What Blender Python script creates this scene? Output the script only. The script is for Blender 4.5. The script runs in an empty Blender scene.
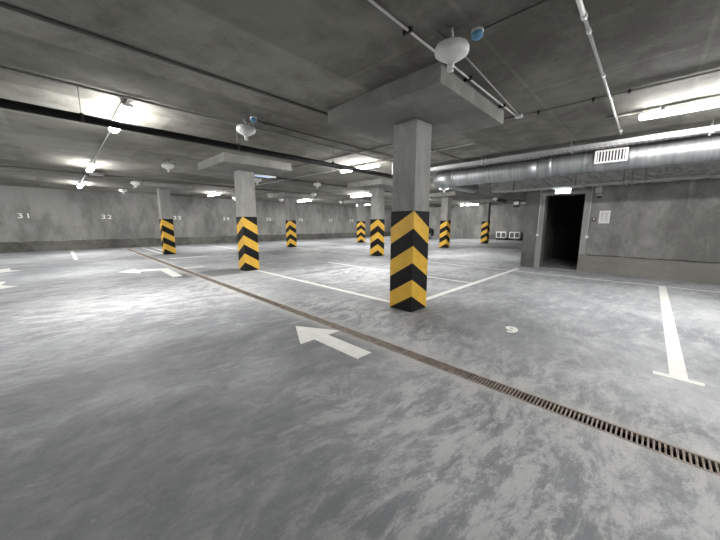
import bpy, bmesh, math, random
from mathutils import Vector, Matrix
random.seed(7)
scene = bpy.context.scene
COL = scene.collection
PI = math.pi

# ------------------------------------------------------------------ helpers
class MB:
    """collects shapes into one bmesh, linked as ONE mesh object"""
    def __init__(self): self.bm = bmesh.new()
    def box(self, x0, x1, y0, y1, z0, z1, mi=0, bevel=0.0):
        vs = [self.bm.verts.new((x, y, z)) for x in (x0, x1) for y in (y0, y1) for z in (z0, z1)]
        idx = [(0,1,3,2),(4,6,7,5),(0,4,5,1),(2,3,7,6),(0,2,6,4),(1,5,7,3)]
        fs = [self.bm.faces.new([vs[i] for i in f]) for f in idx]
        for f in fs: f.material_index = mi
        if bevel > 0:
            es = list({e for f in fs for e in f.edges})
            r = bmesh.ops.bevel(self.bm, geom=es, offset=bevel, segments=2, profile=0.5, affect='EDGES')
            for f in r['faces']: f.material_index = mi
        return self
    def poly(self, pts, mi=0):
        f = self.bm.faces.new([self.bm.verts.new(p) for p in pts]); f.material_index = mi; return f
    def prism(self, pts2, z0, z1, mi=0):
        n = len(pts2)
        b = [self.bm.verts.new((x, y, z0)) for x, y in pts2]; t = [self.bm.verts.new((x, y, z1)) for x, y in pts2]
        fs = [self.bm.faces.new(t), self.bm.faces.new(b[::-1])]
        for i in range(n): fs.append(self.bm.faces.new([b[i], b[(i+1) % n], t[(i+1) % n], t[i]]))
        for f in fs: f.material_index = mi
        return self
    def tube(self, pts, r, n=10, mi=0, cap=True):
        pts = [Vector(p) for p in pts]; rr = r if isinstance(r, (list, tuple)) else [r]*len(pts)
        rings = []
        ref = None
        for i, p in enumerate(pts):
            if i == 0: t = pts[1]-pts[0]
            elif i == len(pts)-1: t = pts[-1]-pts[-2]
            else: t = (pts[i+1]-p).normalized() + (p-pts[i-1]).normalized()
            t.normalize()
            if ref is None:
                ref = Vector((0,0,1)) if abs(t.z) < .9 else Vector((1,0,0))
            u = t.cross(ref).normalized(); v = u.cross(t).normalized(); ref = v
            rings.append([self.bm.verts.new(p + (u*math.cos(a)+v*math.sin(a))*rr[i]) for a in (2*PI*k/n for k in range(n))])
        for a, b in zip(rings, rings[1:]):
            for k in range(n):
                f = self.bm.faces.new([a[k], a[(k+1) % n], b[(k+1) % n], b[k]]); f.smooth = True; f.material_index = mi
        if cap:
            for rg in (rings[0][::-1], rings[-1]):
                f = self.bm.faces.new(rg); f.material_index = mi
        return self
    def lathe(self, prof, c=(0,0,0), n=24, mi=0, M=None):
        M = M or Matrix.Identity(3); c = Vector(c); rings = []
        for r, z in prof:
            if r < 1e-5: rings.append([self.bm.verts.new(c + M @ Vector((0,0,z)))])
            else: rings.append([self.bm.verts.new(c + M @ Vector((r*math.cos(2*PI*k/n), r*math.sin(2*PI*k/n), z))) for k in range(n)])
        for a, b in zip(rings, rings[1:]):
            for k in range(n):
                if len(a) == 1 and len(b) == 1: continue
                if len(a) == 1: vs = [a[0], b[k], b[(k+1) % n]]
                elif len(b) == 1: vs = [a[k], a[(k+1) % n], b[0]]
                else: vs = [a[k], a[(k+1) % n], b[(k+1) % n], b[k]]
                f = self.bm.faces.new(vs); f.smooth = True; f.material_index = mi
        return self
    def build(self, name, mats, parent=None, loc=None):
        bmesh.ops.recalc_face_normals(self.bm, faces=self.bm.faces[:])
        me = bpy.data.meshes.new(name); self.bm.to_mesh(me); self.bm.free()
        for m in (mats if isinstance(mats, (list, tuple)) else [mats]): me.materials.append(m)
        o = bpy.data.objects.new(name, me); COL.objects.link(o)
        if parent is not None: o.parent = parent
        if loc is not None: o.location = loc
        return o

def tag(o, label, cat, group=None, kind=None):
    o['label'] = label; o['category'] = cat
    if group: o['group'] = group
    if kind: o['kind'] = kind
    return o
def empty(name, loc, label, cat, group=None, rz=0.0):
    o = bpy.data.objects.new(name, None); COL.objects.link(o); o.location = loc; o.rotation_euler = (0,0,rz)
    o.empty_display_size = .1
    return tag(o, label, cat, group)
def struct(o, label=None, cat=None):
    o['kind'] = 'structure'
    if label: o['label'] = label
    if cat: o['category'] = cat
    return o
def copy_tree(o, parent=None):
    c = o.copy(); COL.objects.link(c); c.parent = parent
    for ch in list(o.children): copy_tree(ch, c)
    return c

# ------------------------------------------------------------------ materials
class NT:
    def __init__(self, name):
        self.m = bpy.data.materials.new(name); self.m.use_nodes = True
        self.t = self.m.node_tree; self.n = self.t.nodes; self.b = self.n['Principled BSDF']
        self.geo = self.n.new('ShaderNodeNewGeometry')
    def link(self, a, b): self.t.links.new(a, b)
    def val(self, sock, v):
        if hasattr(v, 'links') or isinstance(v, bpy.types.NodeSocket): self.link(v, sock)
        else: sock.default_value = v
    def pos(self, scale=(1,1,1), off=(0,0,0)):
        mp = self.n.new('ShaderNodeMapping'); mp.inputs['Scale'].default_value = scale; mp.inputs['Location'].default_value = off
        self.link(self.geo.outputs['Position'], mp.inputs['Vector']); return mp.outputs[0]
    def noise(self, vec, scale, detail=4, rough=.55, dist=0.0):
        q = self.n.new('ShaderNodeTexNoise'); q.inputs['Scale'].default_value = scale; q.inputs['Detail'].default_value = detail
        q.inputs['Roughness'].default_value = rough; q.inputs['Distortion'].default_value = dist
        self.link(vec, q.inputs['Vector']); return q.outputs[0]
    def ramp(self, v, a, b, lo=0.0, hi=1.0):
        q = self.n.new('ShaderNodeMapRange'); q.inputs['From Min'].default_value = a; q.inputs['From Max'].default_value = b
        q.inputs['To Min'].default_value = lo; q.inputs['To Max'].default_value = hi; q.interpolation_type = 'SMOOTHSTEP'
        self.link(v, q.inputs['Value']); return q.outputs[0]
    def math(self, op, a, b=0.0, c=0.0):
        q = self.n.new('ShaderNodeMath'); q.operation = op
        self.val(q.inputs[0], a); self.val(q.inputs[1], b); self.val(q.inputs[2], c); return q.outputs[0]
    def mix(self, fac, a, b):
        q = self.n.new('ShaderNodeMix'); q.data_type = 'RGBA'
        self.val(q.inputs[0], fac)
        for s, v in ((q.inputs[6], a), (q.inputs[7], b)):
            if isinstance(v, tuple): s.default_value = (*v[:3], 1)
            else: self.link(v, s)
        return q.outputs[2]
    def sep(self):
        q = self.n.new('ShaderNodeSeparateXYZ'); self.link(self.geo.outputs['Position'], q.inputs[0]); return q.outputs
    def ellipse(self, cx, cy, rx, ry, wob, soft=.25):
        s = self.sep()
        a = self.math('DIVIDE', self.math('SUBTRACT', s[0], cx), rx); b = self.math('DIVIDE', self.math('SUBTRACT', s[1], cy), ry)
        d = self.math('SQRT', self.math('ADD', self.math('MULTIPLY', a, a), self.math('MULTIPLY', b, b)))
        d = self.math('ADD', d, self.math('MULTIPLY', self.math('SUBTRACT', wob, .5), 1.3))
        return self.ramp(d, 1-soft, 1+soft, 1, 0)
    def bump(self, h, strength=.3, dist=.01):
        q = self.n.new('ShaderNodeBump'); q.inputs['Strength'].default_value = strength; q.inputs['Distance'].default_value = dist
        self.link(h, q.inputs['Height']); self.link(q.outputs[0], self.b.inputs['Normal'])
    def out(self, col=None, rough=None, metal=0.0, spec=.5):
        if col is not None:
            if isinstance(col, tuple): self.b.inputs['Base Color'].default_value = (*col[:3], 1)
            else: self.link(col, self.b.inputs['Base Color'])
        if rough is not None: self.val(self.b.inputs['Roughness'], rough)
        self.b.inputs['Metallic'].default_value = metal
        self.b.inputs['Specular IOR Level'].default_value = spec
        return self.m

def plain(name, col, rough=.5, metal=0.0, var=.12, scale=9.0, spec=.5):
    m = NT(name); v = m.noise(m.pos(), scale, 3)
    a = tuple(c*(1-var) for c in col); b = tuple(min(1, c*(1+var)) for c in col)
    return m.out(m.mix(m.ramp(v, .3, .7), a, b), rough, metal, spec)

def emit(name, col, strength):
    m = NT(name); m.b.inputs['Base Color'].default_value = (*col, 1)
    m.b.inputs['Emission Color'].default_value = (*col, 1); m.b.inputs['Emission Strength'].default_value = strength
    m.b.inputs['Roughness'].default_value = .4
    return m.m

def concrete(name, dark, light, rough=.85, scale=1.2, stretch=(1,1,1), pores=.35, board=None, pale=None):
    m = NT(name); p = m.pos(stretch)
    big = m.noise(p, scale*.45, 3, .5, .3); mid = m.noise(p, scale*2.4, 8, .7, .3); fine = m.noise(m.pos(), 38, 3, .6)
    f = m.math('ADD', m.math('MULTIPLY', big, .48), m.math('ADD', m.math('MULTIPLY', mid, .42), m.math('MULTIPLY', fine, .10)))
    c = m.mix(m.ramp(f, .38, .62), dark, light)
    if board:
        bx, by, off = board
        br = m.n.new('ShaderNodeTexBrick'); br.inputs['Scale'].default_value = 1; br.inputs['Brick Width'].default_value = bx
        br.inputs['Row Height'].default_value = by; br.inputs['Mortar Size'].default_value = .03; br.inputs['Mortar Smooth'].default_value = 1.0
        br.inputs['Color1'].default_value = (.68,.68,.68,1); br.inputs['Color2'].default_value = (1.18,1.18,1.18,1); br.inputs['Mortar'].default_value = (.93,.93,.93,1)
        br.inputs['Bias'].default_value = 0
        br.offset = .37
        m.link(m.pos((1,1,0.0), off), br.inputs['Vector'])
        q = m.n.new('ShaderNodeMix'); q.data_type = 'RGBA'; q.blend_type = 'MULTIPLY'; q.inputs[0].default_value = 1
        m.link(c, q.inputs[6]); m.link(br.outputs['Color'], q.inputs[7]); c = q.outputs[2]
    if pale:
        w = m.noise(m.pos((1,1,.3)), 2.0, 6, .72, .3)
        c = m.mix(m.math('MULTIPLY', m.ramp(w, .55, .72), pale), c, tuple(min(1, x*1.9) for x in light))
    vor = m.n.new('ShaderNodeTexVoronoi'); vor.inputs['Scale'].default_value = 14; m.link(m.pos(), vor.inputs['Vector'])
    pore = m.math('MULTIPLY', m.ramp(vor.outputs['Distance'], .06, .12, 1, 0), pores)
    c = m.mix(pore, c, tuple(x*.4 for x in dark))
    m.bump(m.math('ADD', mid, m.math('MULTIPLY', fine, .5)), .25, .012)
    return m.out(c, rough, 0, .3)

M = {}
M['ceiling'] = concrete('ceiling_concrete', (.145,.140,.119), (.325,.318,.283), .9, .9, (1,1,1), .3, board=(3.05,1.52,(.4,.2,0)))
M['wall'] = concrete('wall_concrete', (.15,.15,.142), (.30,.30,.287), .9, 1.0, (1,1,.45), .2, pale=.15)
M['core'] = concrete('core_wall_concrete', (.125,.125,.117), (.26,.26,.247), .9, 1.0, (1,1,.6), .3, pale=.35)
M['plinth'] = concrete('plinth_render', (.065,.065,.06), (.15,.148,.136), .8, 1.6, (1,1,1), .2, pale=.15)
M['plinth2'] = concrete('core_plinth_render', (.155,.15,.138), (.21,.205,.19), .7, 1.0, (1,1,1.5), .05)
M['column'] = concrete('column_concrete', (.20,.20,.188), (.345,.345,.33), .85, 2.0, (1,1,.35), .9)
M['panel'] = concrete('drop_panel_concrete', (.19,.19,.174), (.31,.31,.29), .88, 1.2, (1,1,1), .6)
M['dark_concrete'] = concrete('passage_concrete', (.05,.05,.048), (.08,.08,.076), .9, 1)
M['frame_conc'] = concrete('door_surround', (.22,.22,.21), (.30,.30,.29), .85, 2, (1,1,.4), .1)

def floor_mat():
    m = NT('floor_screed')
    p0 = m.pos((1,1,0))
    # trowel strokes: noise stretched along a gently wandering direction
    wv = m.n.new('ShaderNodeTexNoise'); wv.inputs['Scale'].default_value = .35; wv.inputs['Detail'].default_value = 2; m.link(p0, wv.inputs['Vector'])
    add = m.n.new('ShaderNodeVectorMath'); add.operation = 'MULTIPLY_ADD'; m.link(wv.outputs['Color'], add.inputs[0])
    add.inputs[1].default_value = (1.3,1.3,0); m.link(p0, add.inputs[2])
    mp = m.n.new('ShaderNodeMapping'); mp.inputs['Rotation'].default_value = (0,0,.75); mp.inputs['Scale'].default_value = (1,2.2,1); m.link(add.outputs[0], mp.inputs['Vector'])
    sw = m.noise(mp.outputs[0], 1.3, 10, .74, .25)
    sw2 = m.noise(mp.outputs[0], 7.0, 7, .7, .2)
    big = m.noise(p0, .42, 6, .6, .3)
    fine = m.noise(p0, 60, 4, .7)
    f = m.math('ADD', m.math('ADD', m.math('MULTIPLY', big, .50), m.math('MULTIPLY', sw, .24)), m.math('ADD', m.math('MULTIPLY', sw2, .18), m.math('MULTIPLY', fine, .06)))
    c = m.mix(m.ramp(f, .38, .64), (.215,.225,.24), (.455,.468,.488))
    # pale dust scuffs and flecks, paler near the camera to paint in brightness
    wob = m.noise(p0, 1.6, 5, .6)
    dusty_bright = m.ellipse(1.9, .35, 1.5, 1.3, wob, .7)
    for e in ((3.2,3.0,.5,2.2),(1.2,6.6,2.2,1.5),(2.2,-.6,.9,.8),(5.6,5.6,1.6,1.8)):
        dusty_bright = m.math('MAXIMUM', dusty_bright, m.ellipse(*e, wob, .6))
    du = m.noise(mp.outputs[0], 2.6, 12, .82, .3)
    c = m.mix(m.math('MULTIPLY', m.ramp(m.math('ADD', du, m.math('MULTIPLY', dusty_bright, .06)), .50, .62), m.math('ADD', .28, m.math('MULTIPLY', dusty_bright, .24))), c, (.66,.662,.665))
    sp = m.noise(p0, 9, 10, .82, .1)
    c = m.mix(m.math('MULTIPLY', m.ramp(m.math('ADD', sp, m.math('MULTIPLY', dusty_bright, .03)), .60, .66), .5), c, (.66,.655,.64))
    dk = m.noise(p0, 3.0, 12, .8, .2)
    c = m.mix(m.math('MULTIPLY', m.ramp(dk, .54, .68), .42), c, (.14,.145,.15))
    gr = m.noise(p0, 24, 8, .8)
    c = m.mix(m.math('MULTIPLY', m.ramp(gr, .52, .66), .22), c, (.12,.122,.126))
    # damp marks, plus column shade and dim left foreground painted as darker patches
    st = m.ellipse(3.05, 8.8, .95, .55, wob)
    for e in ((3.6,5.2,.55,.9),(5.2,6.9,1.6,.16),(6.4,8.2,.9,.14),(3.9,1.6,.8,1.2),(2.0,2.5,.6,.8),(.2,1.6,.9,1.3),(.6,3.4,1.3,.5)):
        st = m.math('MAXIMUM', st, m.math('MULTIPLY', m.ellipse(*e, wob, .6), .55))
    c = m.mix(m.math('MULTIPLY', st, .75), c, (.09,.092,.096))
    # pale band of fresh screed along the channel
    s = m.sep()
    dx = m.math('ABSOLUTE', m.math('SUBTRACT', s[0], 2.53))
    band = m.math('MULTIPLY', m.ramp(m.math('ADD', dx, m.math('MULTIPLY', wob, .25)),   .16, .42, 1, 0), .5)
    c = m.mix(band, c, (.52,.51,.49))
    # saw-cut joint across the bay
    jy = m.math('ABSOLUTE', m.math('SUBTRACT', m.math('ADD', s[1], m.math('MULTIPLY', m.noise(p0, .8, 2), .12)), 9.25))
    j = m.math('MULTIPLY', m.math('LESS_THAN', jy, .02), m.math('LESS_THAN', s[0], 2.4))
    c = m.mix(m.math('MULTIPLY', j, .7), c, (.10,.10,.10))
    m.bump(m.math('ADD', sw2, fine), .14, .006)
    return m.out(c, m.ramp(f, .40, .60, .72, .6), 0, .22)
M['floor'] = floor_mat()
M['white_paint'] = plain('white_road_paint', (.74,.74,.71), .6, 0, .06, 6)
M['number_paint'] = plain('white_wall_paint', (.78,.78,.76), .7, 0, .05)
M['yellow'] = plain('yellow_rubber', (.74,.44,.045), .5, 0, .07, 5)
M['black'] = plain('black_rubber', (.006,.006,.007), .6, 0, .25, 6, .25)
M['white_plastic'] = plain('white_plastic', (.74,.74,.73), .35, 0, .03)
M['grey_plastic'] = plain('grey_plastic', (.42,.42,.42), .45, 0, .05)
M['conduit'] = plain('pale_conduit', (.55,.55,.53), .45, 0, .06)
M['conduit_dark'] = plain('dark_conduit', (.11,.11,.10), .55, 0, .1)
M['conduit_mid'] = plain('grey_conduit', (.30,.30,.28), .55, 0, .1)
M['black_pipe'] = plain('black_pipe_paint', (.012,.012,.0115), .75, 0, .2, 9, .15)
M['clip'] = plain('black_clip', (.015,.015,.015), .5)
M['steel'] = plain('zinc_steel', (.62,.63,.64), .38, .9, .08, 4)
M['tray'] = plain('perforated_tray_steel', (.42,.42,.43), .5, .6, .08)
M['tray_hole'] = plain('tray_holes', (.12,.12,.12), .7)
M['blue'] = plain('blue_dust_cap', (.10,.27,.45), .4, 0, .06)
M['paper'] = plain('notice_paper', (.62,.62,.61), .6, 0, .03)
M['print'] = plain('notice_print', (.36,.36,.36), .7)
M['red'] = plain('red_call_point', (.09,.045,.04), .4)
M['dark_metal'] = plain('dark_metal', (.035,.035,.035), .5, .3)
M['grate'] = plain('rusty_cast_iron', (.27,.225,.19), .7, .2, .3, 12)
M['rail'] = plain('dusty_rusty_rail', (.30,.255,.21), .75, .1, .3, 7)
M['trough'] = plain('shaded_trough', (.012,.011,.010), .9)  # near black puts the channel's depth shade into the colour
M['car_paint'] = plain('dark_car_paint', (.012,.012,.014), .25)
M['car_glass'] = plain('car_glass', (.02,.022,.025), .08)
M['tail'] = plain('tail_lamp_red', (.28,.012,.018), .2)
M['tyre'] = plain('tyre', (.012,.012,.012), .8)
M['alloy'] = plain('wheel_alloy', (.45,.45,.45), .35, .8)
M['tube'] = emit('lit_tube', (1.0,.985,.96), 60)
M['exit'] = emit('lit_exit_face', (.82,.93,1.0), 3.0)
M['cool'] = emit('cool_lamp', (.5,.72,1.0), .16)

def foil_mat():
    m = NT('crumpled_foil'); p = m.pos((1,.6,1))
    a = m.noise(p, 9, 5, .65, 1.5); b = m.noise(p, 30, 3, .6, .5)
    m.bump(m.math('ADD', a, m.math('MULTIPLY', b, .5)), 1.0, .09)
    return m.out(m.mix(m.ramp(a, .3, .7), (.46,.46,.45), (.82,.82,.80)), .42, .3)
M['foil'] = foil_mat()
def duct_mat(name, lo, hi, rough):
    m = NT(name); s = m.sep()
    v = m.noise(m.pos((.4,14,.4)), 1.0, 3, .6); w = m.noise(m.pos(), 3, 3)
    m.bump(v, .12, .01)
    return m.out(m.mix(m.ramp(m.math('ADD', m.math('MULTIPLY', v, .6), m.math('MULTIPLY', w, .4)), .35, .65), lo, hi), rough, .92)
M['duct'] = duct_mat('galvanised_duct', (.32,.335,.345), (.47,.49,.50), .5)

# ------------------------------------------------------------------ the setting
SLAB = 3.13
f = MB()
f.poly([(-9,-9,0),(2.455,-9,0),(2.455,20.5,0),(-9,20.5,0)])
f.poly([(2.605,-9,0),(28.2,-9,0),(28.2,20.5,0),(2.605,20.5,0)])
f.poly([(-9,20.5,0),(28.2,20.5,0),(28.2,22.2,0),(-9,22.2,0)])
f.bm.verts.index_update()
struct(f.build('floor', M['floor']))
struct(MB().box(-9,28.2,-9,22.2,SLAB,SLAB+.08).build('ceiling', M['ceiling']))
struct(MB().box(-9,28.2,21.75,22.2,0,SLAB).build('wall_left', M['wall']))
wb = MB().box(27.8,28.2,-9,21.75,0,SLAB)
wb.box(27.62,27.8,11.1,13.0,0,SLAB)
struct(wb.build('wall_back', M['wall']))
struct(MB().box(-9,28.2,-9,-8.7,0,SLAB).build('wall_front', M['wall']))
struct(MB().box(-9,-8.7,-8.7,21.75,0,SLAB).build('wall_near', M['wall']))
# rough topped plinths: upper edge wanders a little
def plinth(name, mat, axis, face, thick, a0, a1, h, step, seed, wob):
    rnd = random.Random(seed); mb = MB(); n = max(2, int((a1-a0)/step)); pts = []
    for i in range(n+1): pts.append((a0+(a1-a0)*i/n, h+rnd.uniform(-wob, wob)))
    bm = mb.bm
    rows = []
    for (u, z) in pts:
        if axis == 'x': P = [(u, face, 0), (u, face-thick, 0), (u, face-thick, z), (u, face, z)]
        else: P = [(face, u, 0), (face-thick, u, 0), (face-thick, u, z), (face, u, z)]
        rows.append([bm.verts.new(p) for p in P])
    for a, b in zip(rows, rows[1:]):
        for k in range(4): bm.faces.new([a[k], a[(k+1) % 4], b[(k+1) % 4], b[k]])
    bm.faces.new(rows[0]); bm.faces.new(rows[-1][::-1])
    return struct(mb.build(name, mat))
plinth('baseboard_left', M['plinth'], 'x', 21.75, .05, -8.7, 27.8, .50, .35, 3, .03)
plinth('baseboard_back', M['plinth'], 'y', 27.8, .05, -8.7, 11.1, .48, .4, 4, .02)

# stair core to the right with its dark doorway
WX = 10.75
DY0, DY1, DZ = 1.44, 2.43, 2.275
w = MB()
w.box(WX, WX+.3, -8.7, DY0, 0, SLAB); w.box(WX, WX+.3, DY1, 2.98, 0, SLAB); w.box(WX, WX+.3, DY0, DY1, DZ, SLAB)
w.box(WX+.3, 20, 2.78, 2.98, 0, SLAB)
struct(w.build('wall_right', M['core']))
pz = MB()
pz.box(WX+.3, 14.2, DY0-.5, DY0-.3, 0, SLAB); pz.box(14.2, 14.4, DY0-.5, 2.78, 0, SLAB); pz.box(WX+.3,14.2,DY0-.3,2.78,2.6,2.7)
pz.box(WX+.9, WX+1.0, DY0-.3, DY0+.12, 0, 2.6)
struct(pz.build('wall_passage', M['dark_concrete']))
plinth('baseboard_right', M['plinth2'], 'y', WX, .035, -8.7, DY0-.001, .50, .3, 5, .012)
plinth('baseboard_corner', M['plinth'], 'y', WX, .035, DY1+.17, 2.98, .50, .2, 6, .015)
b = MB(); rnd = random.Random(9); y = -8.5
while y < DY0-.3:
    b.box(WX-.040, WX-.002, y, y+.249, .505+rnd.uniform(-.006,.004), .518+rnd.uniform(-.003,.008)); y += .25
struct(b.build('trim_shadow', M['dark_concrete']))  # dark strip paints the shadow gap under the wall render
t = MB()
t.box(WX-.03, WX+.0, DY1, DY1+.16, 0, DZ+.08, 0, .004); t.box(WX-.03, WX, DY0-.012, DY0, 0.5, DZ+.08)
t.box(WX-.03, WX, DY0-.15, DY0-.012, .52, DZ+.08, 0, .004); t.box(WX-.03, WX, DY0, DY1, DZ, DZ+.08)
struct(t.build('trim_1', M['frame_conc']))
struct(MB().box(WX+.02, WX+.28, DY0, DY1, 0, .025, 0, .004).build('trim_2', M['frame_conc']))

# ------------------------------------------------------------------ drain channel
dr = empty('drain_channel', (2.53,6,0), 'long rusty slotted drain channel running across the grey floor', 'drain')
X0, X1, YA, YB = 2.455-2.53, 2.605-2.53, -8.7-6, 20.5-6
b = MB(); b.box(X0, X1, YA, YB, -.12, -.10); b.box(X0, X0+.004, YA, YB, -.10, -.02); b.box(X1-.004, X1, YA, YB, -.10, -.02)
b.build('trough', M['trough'], dr)
b = MB(); b.box(X0, X0+.014, YA, YB, -.03, .003, 0); b.box(X1-.018, X1, YA, YB, -.03, .003, 0)
b.build('side_rails', M['rail'], dr)
b = MB(); y = YA+.01
bmv = b.bm
while y < YB-.012:
    b.box(X0+.014, X1-.018, y, y+.0105, -.02, .001); y += .0262
b.build('grate', M['grate'], dr)

# ------------------------------------------------------------------ painted floor marks
def mark(name, pts, label, cat='floor marking', group=None):
    cx = sum(p[0] for p in pts)/len(pts); cy = sum(p[1] for p in pts)/len(pts)
    o = MB().prism([(x-cx, y-cy) for x, y in pts], 0, .0025).build(name, M['white_paint'], None, (cx, cy, 0.0))
    return tag(o, label, cat, group)
def rect(x0, x1, y0, y1): return [(x0,y0),(x1,y0),(x1,y1),(x0,y1)]
BL = 'painted bay lines'
mark('bay_line', rect(4.2,10.1,2.81,2.93), 'thick white bay line running from the nearest column to the doorway wall corner', 'floor line', BL)
mark('bay_line', rect(4.02,4.13,3.05,8.42), 'white bay line joining the nearest column to the column left of it', 'floor line', BL)
mark('bay_line', rect(6.77,6.84,2.93,8.3), 'thin white line crossing the floor just behind the nearest column', 'floor line', BL)
mark('bay_line', rect(9.50,9.555,-6,6.3), 'thin white line along the foot of the doorway wall', 'floor line', BL)
tl = empty('bay_line', (6.7,-.34,0), 'broad white line with a crossbar end, forming a T on the right floor', 'floor line', BL)
MB().prism([(-2.82,-.06),(2.78,-.06),(2.78,.06),(-2.82,.06)], 0, .0025).build('stem', M['white_paint'], tl)
MB().prism([(-2.90,-.155),(-2.82,-.155),(-2.82,.17),(-2.90,.17)], 0, .0025).build('crossbar', M['white_paint'], tl)
mark('bay_line', rect(.28,.40,15.7,21.0), 'short white line ending at the back wall between numbers 31 and 32', 'floor line', BL)
mark('bay_line', rect(3.20,3.31,16.2,20.9), 'white line running to the back wall behind the leftmost column', 'floor line', BL)
mark('bay_line', rect(3.66,3.76,16.2,20.9), 'white line to the back wall just right of the leftmost column', 'floor line', BL)
mark('bay_line', rect(3.0,4.4,13.55,13.75), 'short white line on the floor in front of the leftmost column', 'floor line', BL)
mark('bay_line', rect(6.7,6.8,15.6,20.9), 'faint white line to the back wall left of the second column row', 'floor line', BL)
mark('bay_line', rect(9.68,9.76,9.0,15.2), 'white line between the two mid distance columns left of centre', 'floor line', BL)

def arrow(c, w, hl, sw, sl, rz, label):
    pts = [(0,hl),(-w/2,0),(-sw/2,0),(-sw/2,-sl),(sw/2,-sl),(sw/2,0),(w/2,0)]
    ca, sa = math.cos(rz), math.sin(rz)
    return mark('floor_arrow', [(c[0]+x*ca-y*sa, c[1]+x*sa+y*ca) for x, y in pts], label, 'floor arrow', 'white traffic arrows')
arrow((2.15,2.785), .62, .575, .215, .745, 0, 'white straight arrow painted beside the drain, nearest to the viewer')
mark('floor_arrow', [(1.06,10.85),(1.50,10.15),(1.52,10.55),(2.02,10.45),(1.97,8.86),(2.20,8.86),(2.28,10.75),(1.52,11.0),(1.54,11.35)],
     'white arrow turning left, painted left of the drain in the middle distance', 'floor arrow', 'white traffic arrows')
mark('floor_arrow', rect(2.62,3.22,10.30,10.50), 'short white stroke just right of the drain in the middle distance', 'floor arrow', 'white traffic arrows')
mark('floor_arrow', [(-.80,10.0),(-1.12,9.75),(-1.9,9.95),(-1.9,10.4),(-1.22,10.42),(-1.16,11.1),(-1.03,10.95),(-1.07,10.42)], 'white arrow cut by the left edge of the photo, nearer of two', 'floor arrow', 'white traffic arrows')
mark('floor_arrow', [(-.93,13.3),(-1.28,13.15),(-1.9,12.6),(-1.9,13.1),(-1.40,13.5),(-1.9,13.75),(-1.9,14.0),(-1.19,14.2),(-1.17,13.55)], 'white arrow cut by the left edge of the photo, farther of two', 'floor arrow', 'white traffic arrows')

def text_obj(name, s, size, ext, mat, fat=0.0):
    cu = bpy.data.curves.new(name, 'FONT'); cu.body = s; cu.size = size; cu.extrude = ext; cu.align_x = 'CENTER'; cu.align_y = 'CENTER'
    cu.offset = fat
    tmp = bpy.data.objects.new(name, cu); COL.objects.link(tmp)
    dg = bpy.context.evaluated_depsgraph_get(); dg.update()
    me = bpy.data.meshes.new_from_object(tmp.evaluated_get(dg)); COL.objects.unlink(tmp); bpy.data.objects.remove(tmp); bpy.data.curves.remove(cu)
    me.materials.clear(); me.materials.append(mat); me.name = name
    o = bpy.data.objects.new(name, me); COL.objects.link(o); return o
b = MB(); pts = []
for k in range(15): pts.append((.048*math.cos(.35+2*PI*k/14), .05+.055*math.sin(.35+2*PI*k/14)))
pts += [(.05,-.01),(.03,-.075),(-.01,-.105),(-.055,-.10)]
wd_ = .025
for k, (p, q) in enumerate(zip(pts, pts[1:])):
    dx_, dy_ = q[0]-p[0], q[1]-p[1]; l_ = math.hypot(dx_, dy_) or 1; nx_, ny_ = -dy_/l_*wd_, dx_/l_*wd_; ex_, ey_ = dx_/l_*.008, dy_/l_*.008
    b.prism([(p[0]-ex_+nx_,p[1]-ey_+ny_),(p[0]-ex_-nx_,p[1]-ey_-ny_),(q[0]+ex_-nx_,q[1]+ey_-ny_),(q[0]+ex_+nx_,q[1]+ey_+ny_)], 0, .0022+.00025*k)
o = b.build('floor_number', M['white_paint']); o.location = (4.115,1.18,0); o.rotation_euler = (0,0,-PI/2+.35)
tag(o, 'small white painted 9 on the grey floor right of the nearest column', 'floor number')
for s, x, z, where in (('31',-1.18,1.742,'leftmost number on the back wall'),('32',1.87,1.748,'left of the leftmost column'),('33',5.33,1.745,'just right of the leftmost column'),
                 ('34',8.39,1.735,'beside the left mid column'),('35',11.72,1.735,'between two left columns'),('36',14.73,1.73,'right of the far left column'),('37',18.09,1.72,'farther right on the back wall'),('38',20.85,1.71,'last one before the far column')):
    r = empty('wall_number', (x+.07,21.748,z), 'white stencilled %s on the concrete back wall, %s' % (s, where), 'wall number', 'bay numbers on the back wall')
    for ch, dx in zip(s, (-.13,.13)):
        o = text_obj('digit', ch, .33, .001, M['number_paint'], .003); o.parent = r; o.location = (dx,0,0); o.rotation_euler = (PI/2,0,0); o.scale = (1.35,1,1)

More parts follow.
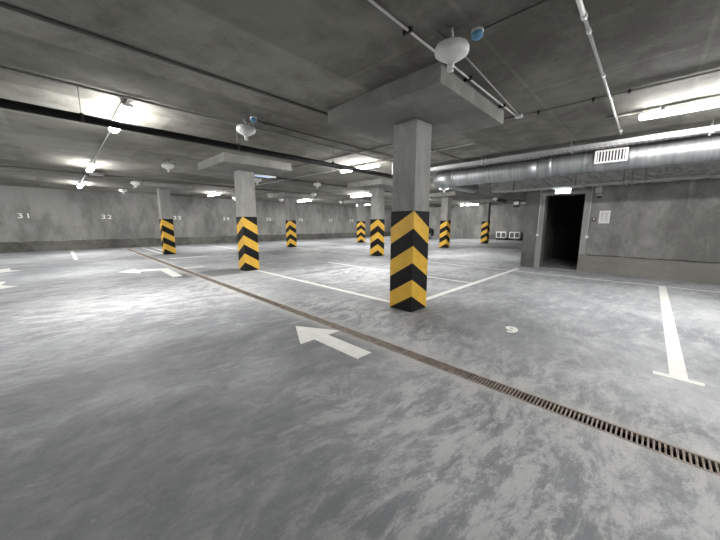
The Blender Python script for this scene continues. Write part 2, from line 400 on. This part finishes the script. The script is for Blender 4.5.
# ------------------------------------------------------------------ columns
HS = 1.598; BAND = HS/6.0; CW = .425; DROP = .262
def clip(poly, z, keep_above):
    out = []
    for i in range(len(poly)):
        a, b = poly[i], poly[(i+1) % len(poly)]
        ia = (a[1] >= z) == keep_above or a[1] == z; ib = (b[1] >= z) == keep_above or b[1] == z
        if ia: out.append(a)
        if ia != ib and a[1] != b[1]:
            tt = (z-a[1])/(b[1]-a[1]); out.append((a[0]+tt*(b[0]-a[0]), z))
    r = []
    for q in out:
        if not r or abs(q[0]-r[-1][0])+abs(q[1]-r[-1][1]) > 1e-6: r.append(q)
    if len(r) > 1 and abs(r[0][0]-r[-1][0])+abs(r[0][1]-r[-1][1]) < 1e-6: r.pop()
    return r
def sleeve():
    mb = MB(); e = CW/2+.007
    corners = {'mm':(-e,-e),'pm':(e,-e),'pp':(e,e),'mp':(-e,e)}
    for a, bb in (('mm','pm'),('mm','mp'),('pp','pm'),('pp','mp')):
        A, B = corners[a], corners[bb]
        for k in range(-1, 7):
            z0 = HS-k*BAND; z1 = z0-BAND
            poly = [(0,z0),(1,z0-DROP),(1,z1-DROP),(0,z1)]
            if k == -1: poly = [(0,HS+1),(1,HS+1),(1,HS-DROP),(0,HS)]
            poly = clip(clip(poly, HS, False), .003, True)
            if len(poly) >= 3:
                mb.poly([(A[0]+(B[0]-A[0])*s, A[1]+(B[1]-A[1])*s, z) for s, z in poly], 0 if (k >= 0 and k % 2 == 0) else 1)
    i = CW/2
    cs = [(-1,-1),(1,-1),(1,1),(-1,1)]
    for n in range(4):
        p, q = cs[n], cs[(n+1) % 4]
        mb.poly([(p[0]*e,p[1]*e,HS),(q[0]*e,q[1]*e,HS),(q[0]*i,q[1]*i,HS),(p[0]*i,p[1]*i,HS)], 1)
    return mb
def make_column():
    root = empty('concrete_column', (0,0,0), '', 'column', 'square chevron wrapped columns')
    MB().box(-CW/2,CW/2,-CW/2,CW/2,0,2.925,0,.012).build('shaft', M['column'], root)
    MB().box(-.94,.98,-1.0,.91,2.92,SLAB+.01,0,.006).build('drop_panel', M['panel'], root)
    sleeve().build('chevron_sleeve', [M['yellow'], M['black']], root)
    return root
cols = [(4.015,2.80,'nearest concrete column, big, with black and yellow chevron wrap, right of centre'),
        (3.97,8.66,'second largest chevron column, left of centre beside the floor drain'),
        (3.46,15.76,'leftmost chevron column, in front of number 33'),
        (9.87,15.55,'chevron column between numbers 35 and 36 on the back wall'),
        (16.15,15.75,'smallest chevron column, far left of the pair behind the nearest column'),
        (9.83,8.58,'chevron column just left of the nearest column, middle distance'),
        (16.08,8.70,'chevron column just right of the nearest column, middle distance'),
        (21.90,8.62,'far chevron column close to the white grille units on the right')]
proto = None
for x, y, lab in cols:
    c = make_column() if proto is None else copy_tree(proto)
    if proto is None: proto = c
    c.location = (x,y,0); c['label'] = lab

# ------------------------------------------------------------------ tube lights
def make_light():
    root = empty('tube_light', (0,0,0), '', 'ceiling light', 'linear ceiling lights')
    L = .76
    MB().box(-.066,.066,-L,L,-.03,.0,0,.008).build('housing', M['white_plastic'], root)
    mb = MB(); n = 8; rings = []
    for yy in (-L+.02, L-.02):
        rings.append([mb.bm.verts.new((.070*math.cos(PI+PI*k/n), yy, -.024+.058*math.sin(PI+PI*k/n))) for k in range(n+1)])
    for k in range(n):
        mb.bm.faces.new([rings[0][k], rings[0][k+1], rings[1][k+1], rings[1][k]])
    mb.bm.faces.new(rings[0]); mb.bm.faces.new(rings[1][::-1])
    mb.build('diffuser', M['tube'], root)
    for s in (-1,1): MB().box(-.066,.066,s*(L-.012)-.012,s*(L-.012)+.012,-.042,-.028,0,.004).build('end_cap', M['white_plastic'], root)
    for s in (-1,1): MB().box(-.02,.02,s*.5-.02,s*.5+.02,-.001,.072).build('bracket', M['steel'], root)
    return root
lights = [(.87,6.2,'closest lit tube light on the left, above the black pipe'),(.87,12.0,'second lit tube light along the left row'),(.87,18.0,'farthest lit tube light of the left row, above number 32'),
          (6.44,-.44,'bright tube light at the right photo edge above the big duct'),(6.42,6.35,'lit tube light left of the nearest column, partly behind the black pipe'),(6.42,18.0,'lit tube light near the back wall, left of centre'),
          (12.6,18.0,'lit tube light near the back wall above number 36'),(12.6,12.3,'lit tube light just left of the nearest column at mid distance'),(18.7,18.0,'small lit tube light just left of the nearest column, farthest away'),
          (24.7,11.2,'lit tube light far right between the two far columns'),(12.6,6.4,'lit tube light hidden behind the round duct'),(18.7,12.3,'lit tube light hidden behind the nearest column'),(24.7,18.0,'lit tube light in the far corner behind the nearest column'),
          (.87,-3.4,'added, unseen tube light behind the viewer on the left'),(3.7,-6.4,'added, unseen tube light behind the viewer in the middle'),(6.44,-6.4,'lit tube light behind the viewer on the right'),(-5.0,12.0,'lit tube light left of the photo, beyond its edge'),(-5.0,18.0,'lit tube light left of the photo by the back wall')]  # left and middle lamps behind the viewer are added to brighten the foreground
proto = None
for x, y, lab in lights:
    c = make_light() if proto is None else copy_tree(proto)
    if proto is None: proto = c
    c.location = (x,y,SLAB-.07); c['label'] = lab

# ------------------------------------------------------------------ powder fire modules hanging from the slab
def make_bell():
    root = empty('fire_suppression_module', (0,0,0), '', 'fire extinguisher module', 'white hanging powder modules')
    prof = [(0,.085),(.05,.085),(.10,.078),(.135,.06),(.150,.032),(.152,.004),(.146,-.018),(.128,-.036),(.095,-.055),(.06,-.072),(.036,-.086),(.028,-.10)]
    MB().lathe(prof, n=28).build('body', M['white_plastic'], root)
    MB().lathe([(.026,-.098),(.033,-.10),(.033,-.118),(.025,-.122),(.025,-.136),(.032,-.139),(.032,-.15),(.012,-.152),(0,-.15)], n=16).build('nozzle', M['white_plastic'], root)
    hk = [(0,0,.08),(0,0,.125),(-.012,0,.145),(-.03,0,.15),(-.035,0,.165),(-.02,0,.18),(0,0,.19)]
    MB().tube(hk, .008, 8).build('hook', M['steel'], root)
    MB().tube([(.05,.02,.075),(.055,.02,.13),(.085,.02,.155),(.12,.02,.145),(.13,.02,.115)], .006, 8).build('cable_loop', M['conduit'], root)
    return root
bells = [(2.675,1.465,2.94,'largest white powder module, hanging near the top right of the photo'),(2.38,5.02,2.94,'white powder module hanging above the left chevron column, under the grey conduit'),
         (2.28,9.6,2.94,'white powder module left of the left drop panel'),(2.29,14.6,2.95,'dim white powder module above number 32, upper of two'),(2.35,18.2,2.94,'white powder module above number 32, nearest the back wall'),
         (7.85,18.6,2.94,'white powder module left of the left chevron column, near the back wall'),(8.24,14.9,2.95,'dim white module just right of the left chevron column'),(10.49,17.6,2.94,'small white module by the column near number 35'),
         (7.43,9.7,2.94,'white powder module in the middle distance under a dark conduit'),(9.93,13.3,2.96,'white powder module next to the lit tube above number 36'),(14.37,16.0,2.94,'small white module left of the smallest column'),
         (12.2,6.75,2.94,'brightly lit white module just below the elbow of the duct'),(19.0,7.0,2.94,'brightly lit white module near the far right column'),(5.19,10.3,2.94,'white module peeking out right of the left chevron column')]
proto = None
for x, y, z, lab in bells:
    c = make_bell() if proto is None else copy_tree(proto)
    if proto is None: proto = c
    c.location = (x,y,z); c['label'] = lab
    c.rotation_euler = (0, random.uniform(-.05,.05), random.uniform(-.4,.4))
bpy_b = [o for o in COL.objects if o.name.startswith('fire_suppression_module') and o.parent is None]
bpy_b[0].rotation_euler = (.05,-.12,.3)

# smoke detectors
def make_det():
    root = empty('smoke_detector', (0,0,0), '', 'smoke detector', 'blue capped smoke detectors')
    MB().lathe([(.052,0),(.055,-.02),(.05,-.026)], n=20).build('base', M['white_plastic'], root)
    MB().lathe([(.05,-.024),(.052,-.055),(.046,-.06),(.036,-.062),(.034,-.072),(0,-.073)], n=20).build('dust_cap', M['blue'], root)
    return root
d1 = make_det(); d1.location = (2.84,1.31,SLAB); d1['label'] = 'smoke detector with a blue cap beside the largest white module'
d2 = copy_tree(d1); d2.location = (2.44,4.86,SLAB); d2['label'] = 'smoke detector with a blue cap above the left hanging module'

# ------------------------------------------------------------------ conduits, pipes, cables
def conduit(name, pts, r, mat, label, cat='conduit', group='conduits along the ceiling', n=8):
    o = MB().tube(pts, r, n).build(name, mat); return tag(o, label, cat, group)
Z = SLAB
conduit('ceiling_conduit', [(-8.6,3.87,Z-.018),(12,3.87,Z-.018)], .019, M['conduit_dark'], 'dark conduit from the top left corner to the near drop panel')
conduit('ceiling_conduit', [(-8.6,5.30,Z-.03),(27.7,5.30,Z-.03)], .018, M['conduit_mid'], 'grey conduit just above the closest left tube light')
conduit('ceiling_conduit', [(2.42,4.97,Z-.014),(15,4.97,Z-.014)], .012, M['conduit_dark'], 'dark conduit running right from the second white module')
conduit('ceiling_conduit', [(-8.6,14.2,Z-.04),(27.7,14.2,Z-.04)], .032, M['conduit_dark'], 'dark pipe across the far ceiling on the left')
conduit('ceiling_conduit', [(4.1,10.3,Z-.03),(27.7,10.3,Z-.03)], .03, M['conduit_dark'], 'dark pipe across the middle ceiling behind the left column')
lc = empty('ceiling_conduit', (0,0,0), 'pale thin conduit beside the largest module ending at the white junction box', 'conduit', 'conduits along the ceiling')
MB().tube([(-3,1.755,Z-.02),(5.28,1.735,Z-.02)], .011, 8).build('pipe', M['conduit'], lc)
for cx in (2.39,3.62,4.75): MB().box(cx-.012,cx+.012,1.705,1.80,Z-.04,Z).build('clip', M['clip'], lc)
conduit('ceiling_conduit', [(2.6,1.58,Z-.008),(3.2,1.575,Z-.008),(5.30,1.70,Z-.008)], .009, M['conduit_mid'], 'grey cable parallel to the thin pale conduit')
jb = MB().box(-.055,.055,-.05,.05,-.045,0,0,.006).build('junction_box', M['white_plastic'], None, (5.36,1.70,Z)); tag(jb, 'small white junction box at the corner of the near drop panel', 'junction box')
xc = empty('ceiling_conduit', (5.40,0,0), 'grey conduit with black clips crossing to the right above the bright tube', 'conduit', 'conduits along the ceiling')
MB().tube([(0,-8.6,Z-.018),(0,1.66,Z-.018)], .012, 8).build('pipe', M['conduit_mid'], xc)
for cy in (1.43,.76,.39): MB().box(-.03,.03,cy-.014,cy+.014,Z-.05,Z).build('clip', M['clip'], xc)
conduit('ceiling_conduit', [(5.36,1.76,Z-.012),(5.3,3.9,Z-.012),(5.28,8,Z-.012)], .012, M['conduit_dark'], 'dark conduit left of the nearest column near the lit tube')
conduit('ceiling_conduit', [(.87,5.3,Z-.03),(.87,21.7,Z-.03)], .011, M['conduit'], 'pale conduit linking the tube lights of the left row', )
conduit('ceiling_conduit', [(6.42,2.9,Z-.03),(6.42,21.7,Z-.03)], .013, M['conduit'], 'pale conduit linking the tube lights left of the nearest column')
conduit('ceiling_conduit', [(2.86,1.27,Z-.006),(2.86,-4,Z-.006)], .006, M['conduit_dark'], 'thin dark cable running from the near smoke detector to the top edge')
wp = empty('white_pipe', (0,.585,0), 'white plastic pipe coming down from the top edge toward the ceiling tray', 'pipe')
MB().tube([(-2,0,Z-.03),(3.25,0,Z-.03)], .019, 12).build('wide_pipe', M['conduit'], wp)
MB().tube([(3.24,0,Z-.03),(7.72,.01,Z-.03)], .0145, 12).build('narrow_pipe', M['conduit'], wp)
for cx in (3.23,3.5,4.6,5.55,6.44,7.45): MB().tube([(cx-.03,0,Z-.03),(cx+.03,0,Z-.03)], .024 if cx < 3.4 else .019, 12).build('coupling', M['white_plastic'], wp)
MB().tube([(6.44,.12,Z-.03),(6.44,-.30,Z-.03)], .014, 8).build('branch', M['conduit'], wp)

# black pressure pipe on rods
bp = empty('black_pipe', (0,5.47,2.765), 'thick black pipe hung across the ceiling on thin rods', 'pipe')
MB().tube([(-8.6,0,.01),(8.05,0,-.02)], .053, 16).build('pipe', M['black_pipe'], bp)
for hx, mt in ((-3.5,'conduit_mid'),(.37,'conduit_mid'),(2.42,'conduit_mid'),(4.66,'conduit_mid'),(6.9,'conduit')):
    MB().tube([(hx,0,.05),(hx,0,SLAB-2.765)], .006 if hx < 6 else .012, 6).build('hanger_rod', M[mt], bp)
    MB().tube([(hx-.018,0,-.001),(hx+.018,0,-.001)], .062, 16).build('clamp', M['clip'], bp)

# ------------------------------------------------------------------ round duct, tray, foil box
du = empty('round_duct', (8.5,0,0), 'long round galvanised air duct hung in front of the doorway wall', 'duct')
def ribbed(y0, y1, z0, z1, r, pitch):
    pts, rr = [], []; n = int((y1-y0)/pitch)
    for i in range(n):
        for o_, q in ((0,0),(.80,0),(.86,.004),(.94,.004)):
            tt = (i+o_)/n; pts.append((0, y0+(y1-y0)*tt, z0+(z1-z0)*tt)); rr.append(r+q*.4)
    pts.append((0,y1,z1)); rr.append(r)
    return MB().tube(pts, rr, 40)
ribbed(-8.6, 1.85, 2.80, 2.79, .255, .125).build('wide_section', M['duct'], du)
MB().tube([(0,1.82,2.79),(0,1.90,2.785),(0,2.10,2.765),(0,2.14,2.765)], [.260,.260,.238,.238], 40).build('reducer', M['duct'], du)
ribbed(2.12, 4.35, 2.765, 2.755, .234, .37).build('narrow_section', M['duct'], du)
el = []
for k in range(9):
    a = PI/2*k/8; el.append((.30-.30*math.cos(a), 4.62+.30*math.sin(a), 2.755))
MB().tube([(0,4.33,2.755)]+el+[(.38,4.92,2.755)], [.237]*11, 40).build('elbow', M['duct'], du)
MB().tube([(0,4.30,2.755),(0,4.36,2.755)], .242, 40).build('collar', M['duct'], du)
MB().tube([(.36,4.92,2.755),(2.6,4.92,2.755)], .20, 32).build('branch_section', M['duct'], du)
for hy in (-3.2,-.55,2.9,4.2):
    MB().tube([(-.0,hy,2.98),(0,hy,SLAB)], .008, 6).build('hanger_rod', M['steel'], du)
b = MB(); gw, gh = .265, .135
b.box(-.02,.0,-gw,gw,gh-.035,gh,0,.003); b.box(-.02,0,-gw,gw,-gh,-gh+.035,0,.003); b.box(-.02,0,-gw,-gw+.04,-gh+.035,gh-.035,0,.003); b.box(-.02,0,gw-.04,gw,-gh+.035,gh-.035,0,.003)
gr = b.build('air_grille', M['white_plastic'], du, (8.16-8.5,.75,2.80)); gr['label'] = 'white slatted air grille'
MB().box(0,.16,-gw+.03,gw-.03,-gh+.03,gh-.03).build('backing', M['dark_metal'], gr)
for k in range(9):
    yy = -gw+.04+(k+.5)*(2*gw-.08)/9
    MB().box(-.014,-.002,yy-.010,yy+.010,-gh+.036,gh-.036).build('slat', M['white_plastic'], gr)

tr = empty('cable_tray', (7.95,0,0), 'perforated steel cable tray hung above the round duct', 'cable tray')
b = MB(); b.box(-.10,-.097,-8.6,5.9,2.945,3.035); b.box(.097,.10,-8.6,5.9,2.945,3.035); b.box(-.10,.10,-8.6,5.9,2.942,2.945)
b.build('channel', M['tray'], tr)
b = MB(); y = -1.9
while y < 5.7:
    for xx in (-.06,0,.06): b.box(xx-.012,xx+.012,y,y+.045,2.9405,2.9425)
    b.box(-.1015,-.0995,y+.01,y+.055,2.965,2.975)
    y += .09
o = b.build('perforation', M['tray_hole'], tr); o['kind'] = 'stuff'
for hy in (-2.4,-.55,1.4,3.3,5.2):
    b = MB(); b.tube([(-.12,hy,2.93),(-.12,hy,SLAB)], .006, 6); b.tube([(.12,hy,2.93),(.12,hy,SLAB)], .006, 6); b.box(-.135,.135,hy-.02,hy+.02,2.922,2.941)
    b.build('hanger', M['steel'], tr)

# foil wrapped box duct along the top of the doorway wall
fb = empty('foil_wrapped_duct', (10.45,0,2.65), 'box duct wrapped in crumpled grey foil above the doorway', 'duct')
b = MB(); bm = b.bm; rnd = random.Random(12)
ys = [(-8.6+3.0*k) for k in range(2)] + [-3+ .085*k for k in range(82)]
prof = [(-.30,-.20),(-.30,-.13),(-.30,-.06),(-.30,.02),(-.30,.1),(-.30,.17),(-.15,.2),(.0,.2),(.12,.2),(.20,.19),(.20,.0),(.20,-.2),(.1,-.21),(-.05,-.21),(-.2,-.21)]
rows = []
for y in ys: rows.append([bm.verts.new((px+(rnd.uniform(-.035,.012) if px < .15 else 0), y, pz_+rnd.uniform(-.018,.018))) for px, pz_ in prof])
for r0, r1 in zip(rows, rows[1:]):
    for k in range(len(prof)): bm.faces.new([r0[k], r0[(k+1) % len(prof)], r1[(k+1) % len(prof)], r1[k]])
bm.faces.new(rows[0]); bm.faces.new(rows[-1][::-1])
b.build('foil_wrap', M['foil'], fb)
for sy in (1.62,.62,.46,.22,3.2,-1.6):
    MB().box(-.335,-.30,sy-.018,sy+.018,-.22,.21,0).build('strap', M['conduit_mid'], fb)
for sy in (3.3,.58,-2.4):
    MB().tube([(0,sy,.19),(0,sy,SLAB-2.65)], .008, 6).build('hanger_rod', M['steel'], fb)
lp = empty('wall_conduit', (10.08,0,2.455), 'pale conduit along the lower edge of the foil duct', 'conduit')
MB().tube([(0,-8.5,.015),(0,3.05,.0)], .014, 8).build('pipe', M['conduit'], lp)
MB().tube([(0,.55,-.015),(0,.55,-.05),(.012,.55,-.075),(0,.55,-.09)], [.012,.010,.02,.012], 8).build('hook', M['conduit'], lp)
MB().box(-.02,.06,.53,.57,-.02,.03).build('clip', M['white_plastic'], lp)

# ------------------------------------------------------------------ fittings round the doorway
ex = empty('exit_sign', (WX-.03,1.985,2.355), 'glowing white emergency exit light above the dark doorway', 'exit light')
MB().box(-.05,0,-.205,.205,-.05,.075,0,.006).build('housing', M['grey_plastic'], ex)
MB().box(-.054,-.049,-.19,.19,-.044,.012).build('lit_face', M['exit'], ex)
MB().box(-.056,-.045,-.20,.20,.046,.072).build('foil_glow_strip', M['exit'], ex)  # lit strip added to put a glow on the foil above
def switch_drop(y, z0, z1, label):
    r = empty('switch_conduit', (WX-.03,y,z0), label, 'light switch', 'switch drops beside the doorway')
    MB().tube([(-.015,0,.04),(-.015,0,z1-z0)], .011, 8).build('conduit', M['conduit'], r)
    MB().box(-.035,.0,-.035,.035,-.03,.045,0,.005).build('switch_box', M['white_plastic'], r)
    return r
switch_drop(2.56, 1.05, 2.44, 'pale conduit with a small switch box left of the doorway')
switch_drop(1.29, 1.03, 2.46, 'pale conduit with a small switch box right of the doorway')
o = MB().box(-.07,0,-.075,.075,-.09,.09,0,.005).build('wall_box', M['grey_plastic'], None, (WX,1.15,2.36)); tag(o, 'grey box on the wall above the small dome camera', 'electrical box')
cm = empty('dome_camera', (WX,1.12,2.18), 'small dome camera on the wall right of the doorway', 'camera')
MB().box(-.06,0,-.06,.06,-.0,.05,0,.005).build('bracket', M['grey_plastic'], cm)
MB().lathe([(.05,0),(.05,-.015),(.042,-.04),(.02,-.055),(0,-.058)], (-.045,0,.0), 18).build('dome', M['dark_metal'], cm)
cp = empty('call_point', (WX,1.175,1.525), 'small red and white call point on the wall left of the paper notice', 'fire call point')
MB().box(-.035,0,-.045,.045,-.045,.045,0,.006).build('body', M['red'], cp)
MB().box(-.04,-.034,-.018,.022,.0,.03).build('window', M['white_plastic'], cp)
nt = empty('paper_notice', (WX,.955,1.60), 'white printed paper notice on the wall right of the doorway', 'notice')
MB().box(-.006,0,-.12,.12,-.175,.175).build('sheet', M['paper'], nt)
b = MB(); rnd = random.Random(3)
for k in range(11):
    zz = .12-k*.021
    for y0, y1 in ((-.085,-.01),(.01,.085)): b.box(-.0068,-.0058,y0+rnd.uniform(0,.015),y1-rnd.uniform(0,.01),zz-.005,zz+.005)
b.build('print', M['print'], nt)
o = MB().box(-.10,0,-.17,.17,-.06,.06,0,.01).build('bulkhead_lamp', M['grey_plastic'], None, (WX+.5,2.45,2.22)); 
o.location = (WX+.35,2.30,2.54); tag(o, 'unlit grey lamp inside the top left of the dark doorway', 'lamp')

# ------------------------------------------------------------------ small ceiling things
o = empty('emergency_lamp', (4.78,8.93,2.90), 'slim bluish glowing lamp under the drop panel of the left chevron column', 'lamp')
MB().box(-.36,.36,-.05,.05,-.03,.016,0,.006).build('housing', M['white_plastic'], o)
MB().box(-.34,.2,-.045,.045,-.045,-.031,0,.004).build('lens', M['cool'], o)
o = empty('ceiling_box', (1.06,13.5,3.0), 'dark flat box on the ceiling beside the left light row', 'ceiling box')
MB().box(-.18,.18,-.3,.3,-.06,.06,0,.005).build('casing', M['dark_metal'], o)
for sx in (-.12,.12): MB().tube([(sx,0,.05),(sx,0,.13)], .008, 6).build('rod', M['clip'], o)

# ------------------------------------------------------------------ far things
def grille_unit(y, label):
    r = empty('grille_unit', (27.5,y,0), label, 'ventilation unit', 'white twin grille units')
    W = .44
    b = MB(); b.box(-.22,.25,-W,W,.18,.74,0,.05); b.build('casing', M['white_plastic'], r)
    for s in (-1,1):
        g = MB().box(-.235,-.215,s*.2-.15,s*.2+.15,.27,.65,0,.01).build('grille', M['dark_metal'], r)
        b = MB()
        for k in range(4): b.box(-.245,-.233,s*.2-.14,s*.2+.14,.315+k*.09,.33+k*.09)
        b.build('louvre', M['grey_plastic'], g)
    for s in (-1,1): MB().box(-.15,.2,s*.36-.04,s*.36+.04,0,.182).build('foot', M['dark_metal'], r)
    return r
grille_unit(9.35, 'left one of two low white units with twin dark grilles by the far wall')
grille_unit(8.25, 'right one of two low white units with twin dark grilles, by the doorway wall corner')
o = MB().box(-.12,.0,-.14,.14,-.42,.42,0,.01).build('meter_cabinet', M['dark_metal'], None, (27.79,7.3,1.15)); tag(o, 'narrow dark cabinet on the far wall above the right grille unit', 'cabinet')
sd = empty('duct_stub', (20,6.30,2.66), 'short dark rimmed duct end with a bright inside, left of the wall corner', 'duct')
b = MB(); b.tube([(0,-1.5,0),(0,-.05,0)], .16, 20, cap=False); b.build('pipe', M['duct'], sd)
MB().box(-.22,-.18,-.46,-.10,-.26,.24,0,.01).build('rim', M['dark_metal'], sd)
MB().box(-.23,-.222,-.42,-.14,-.10,.10).build('cover', M['white_plastic'], sd)
MB().tube([(0,-.7,.15),(0,-.7,SLAB-2.66)], .01, 6).build('hanger_rod', M['steel'], sd)

# parked car behind the nearest column
car = empty('car', (23.6,15.95,0), 'dark parked car almost hidden behind the nearest column', 'car')
prof = [(-2.15,.30),(-2.18,.62),(-2.05,.80),(-1.25,.93),(-.55,1.38),(.75,1.42),(1.45,1.02),(2.05,.98),(2.16,.78),(2.15,.32),(1.85,.22),(-1.85,.22)]
b = MB(); bm = b.bm; secs = []
for yy, k in ((-.86,.0),(-.80,1.0),(0,1.0),(.80,1.0),(.86,.0)):
    secs.append([bm.verts.new((x*(.985 if k == 0 else 1), yy*(1 if z < .95 else .82), z if k else min(z, .3+(z-.3)*.97))) for x, z in prof])
for a, c in zip(secs, secs[1:]):
    for k in range(len(prof)): bm.faces.new([a[k], a[(k+1) % len(prof)], c[(k+1) % len(prof)], c[k]])
bm.faces.new(secs[0]); bm.faces.new(secs[-1][::-1])
b.build('body', M['car_paint'], car)
for s in (-1,1):
    MB().prism([(-.75,0),(-.45,.36),(.62,.38),(1.1,.06)], -.01, .01).build('side_window', M['car_glass'], car)
    o = car.children[-1]; o.rotation_euler = (PI/2,0,0); o.location = (0,s*.80,1.0)
    t_ = MB().box(1.72,2.17,s*.80-.09,s*.80+.09,.72,.90,0,.03).build('tail_lamp', M['tail'], car)
    MB().box(2.0,2.175,s*.80-.095,s*.80+.095,.78,.83).build('reflector', M['white_plastic'], t_)
for wx in (-1.35,1.35):
    for s in (-1,1):
        wl = MB().tube([(wx,s*.70,.31),(wx,s*.88,.31)], .31, 24).build('wheel', M['tyre'], car)
        MB().tube([(wx,s*.86,.31),(wx,s*.89,.31)], .2, 18).build('rim', M['alloy'], wl)

# ------------------------------------------------------------------ world, camera, view
wd = bpy.data.worlds.new('dark'); scene.world = wd; wd.use_nodes = True
wd.node_tree.nodes['Background'].inputs['Color'].default_value = (0,0,0,1)
F, PITCH, YAW, ROLL = 292.859, .156466, .776018, .0018843
cd = bpy.data.cameras.new('camera'); cam = bpy.data.objects.new('camera', cd); COL.objects.link(cam)
cd.sensor_width = 36; cd.lens = F/720*36; cd.clip_start = .05; cd.clip_end = 200
az = YAW
fwd = Vector((math.cos(az)*math.cos(PITCH), math.sin(az)*math.cos(PITCH), -math.sin(PITCH)))
right = Vector((math.sin(az), -math.cos(az), 0)); up = right.cross(fwd)
R = Matrix((right, up, -fwd)).transposed().to_4x4()
cam.matrix_world = Matrix.Translation((0,0,1.4)) @ R @ Matrix.Rotation(ROLL, 4, 'Z')
scene.camera = cam
scene.view_settings.view_transform = 'Standard'; scene.view_settings.look = 'None'
scene.view_settings.exposure = 1.98; scene.view_settings.gamma = 1.0; scene.view_settings.use_curve_mapping = False
scene.cycles.use_denoising = True
scene.cycles.max_bounces = 8; scene.cycles.diffuse_bounces = 5
scene.cycles.sample_clamp_indirect = 6
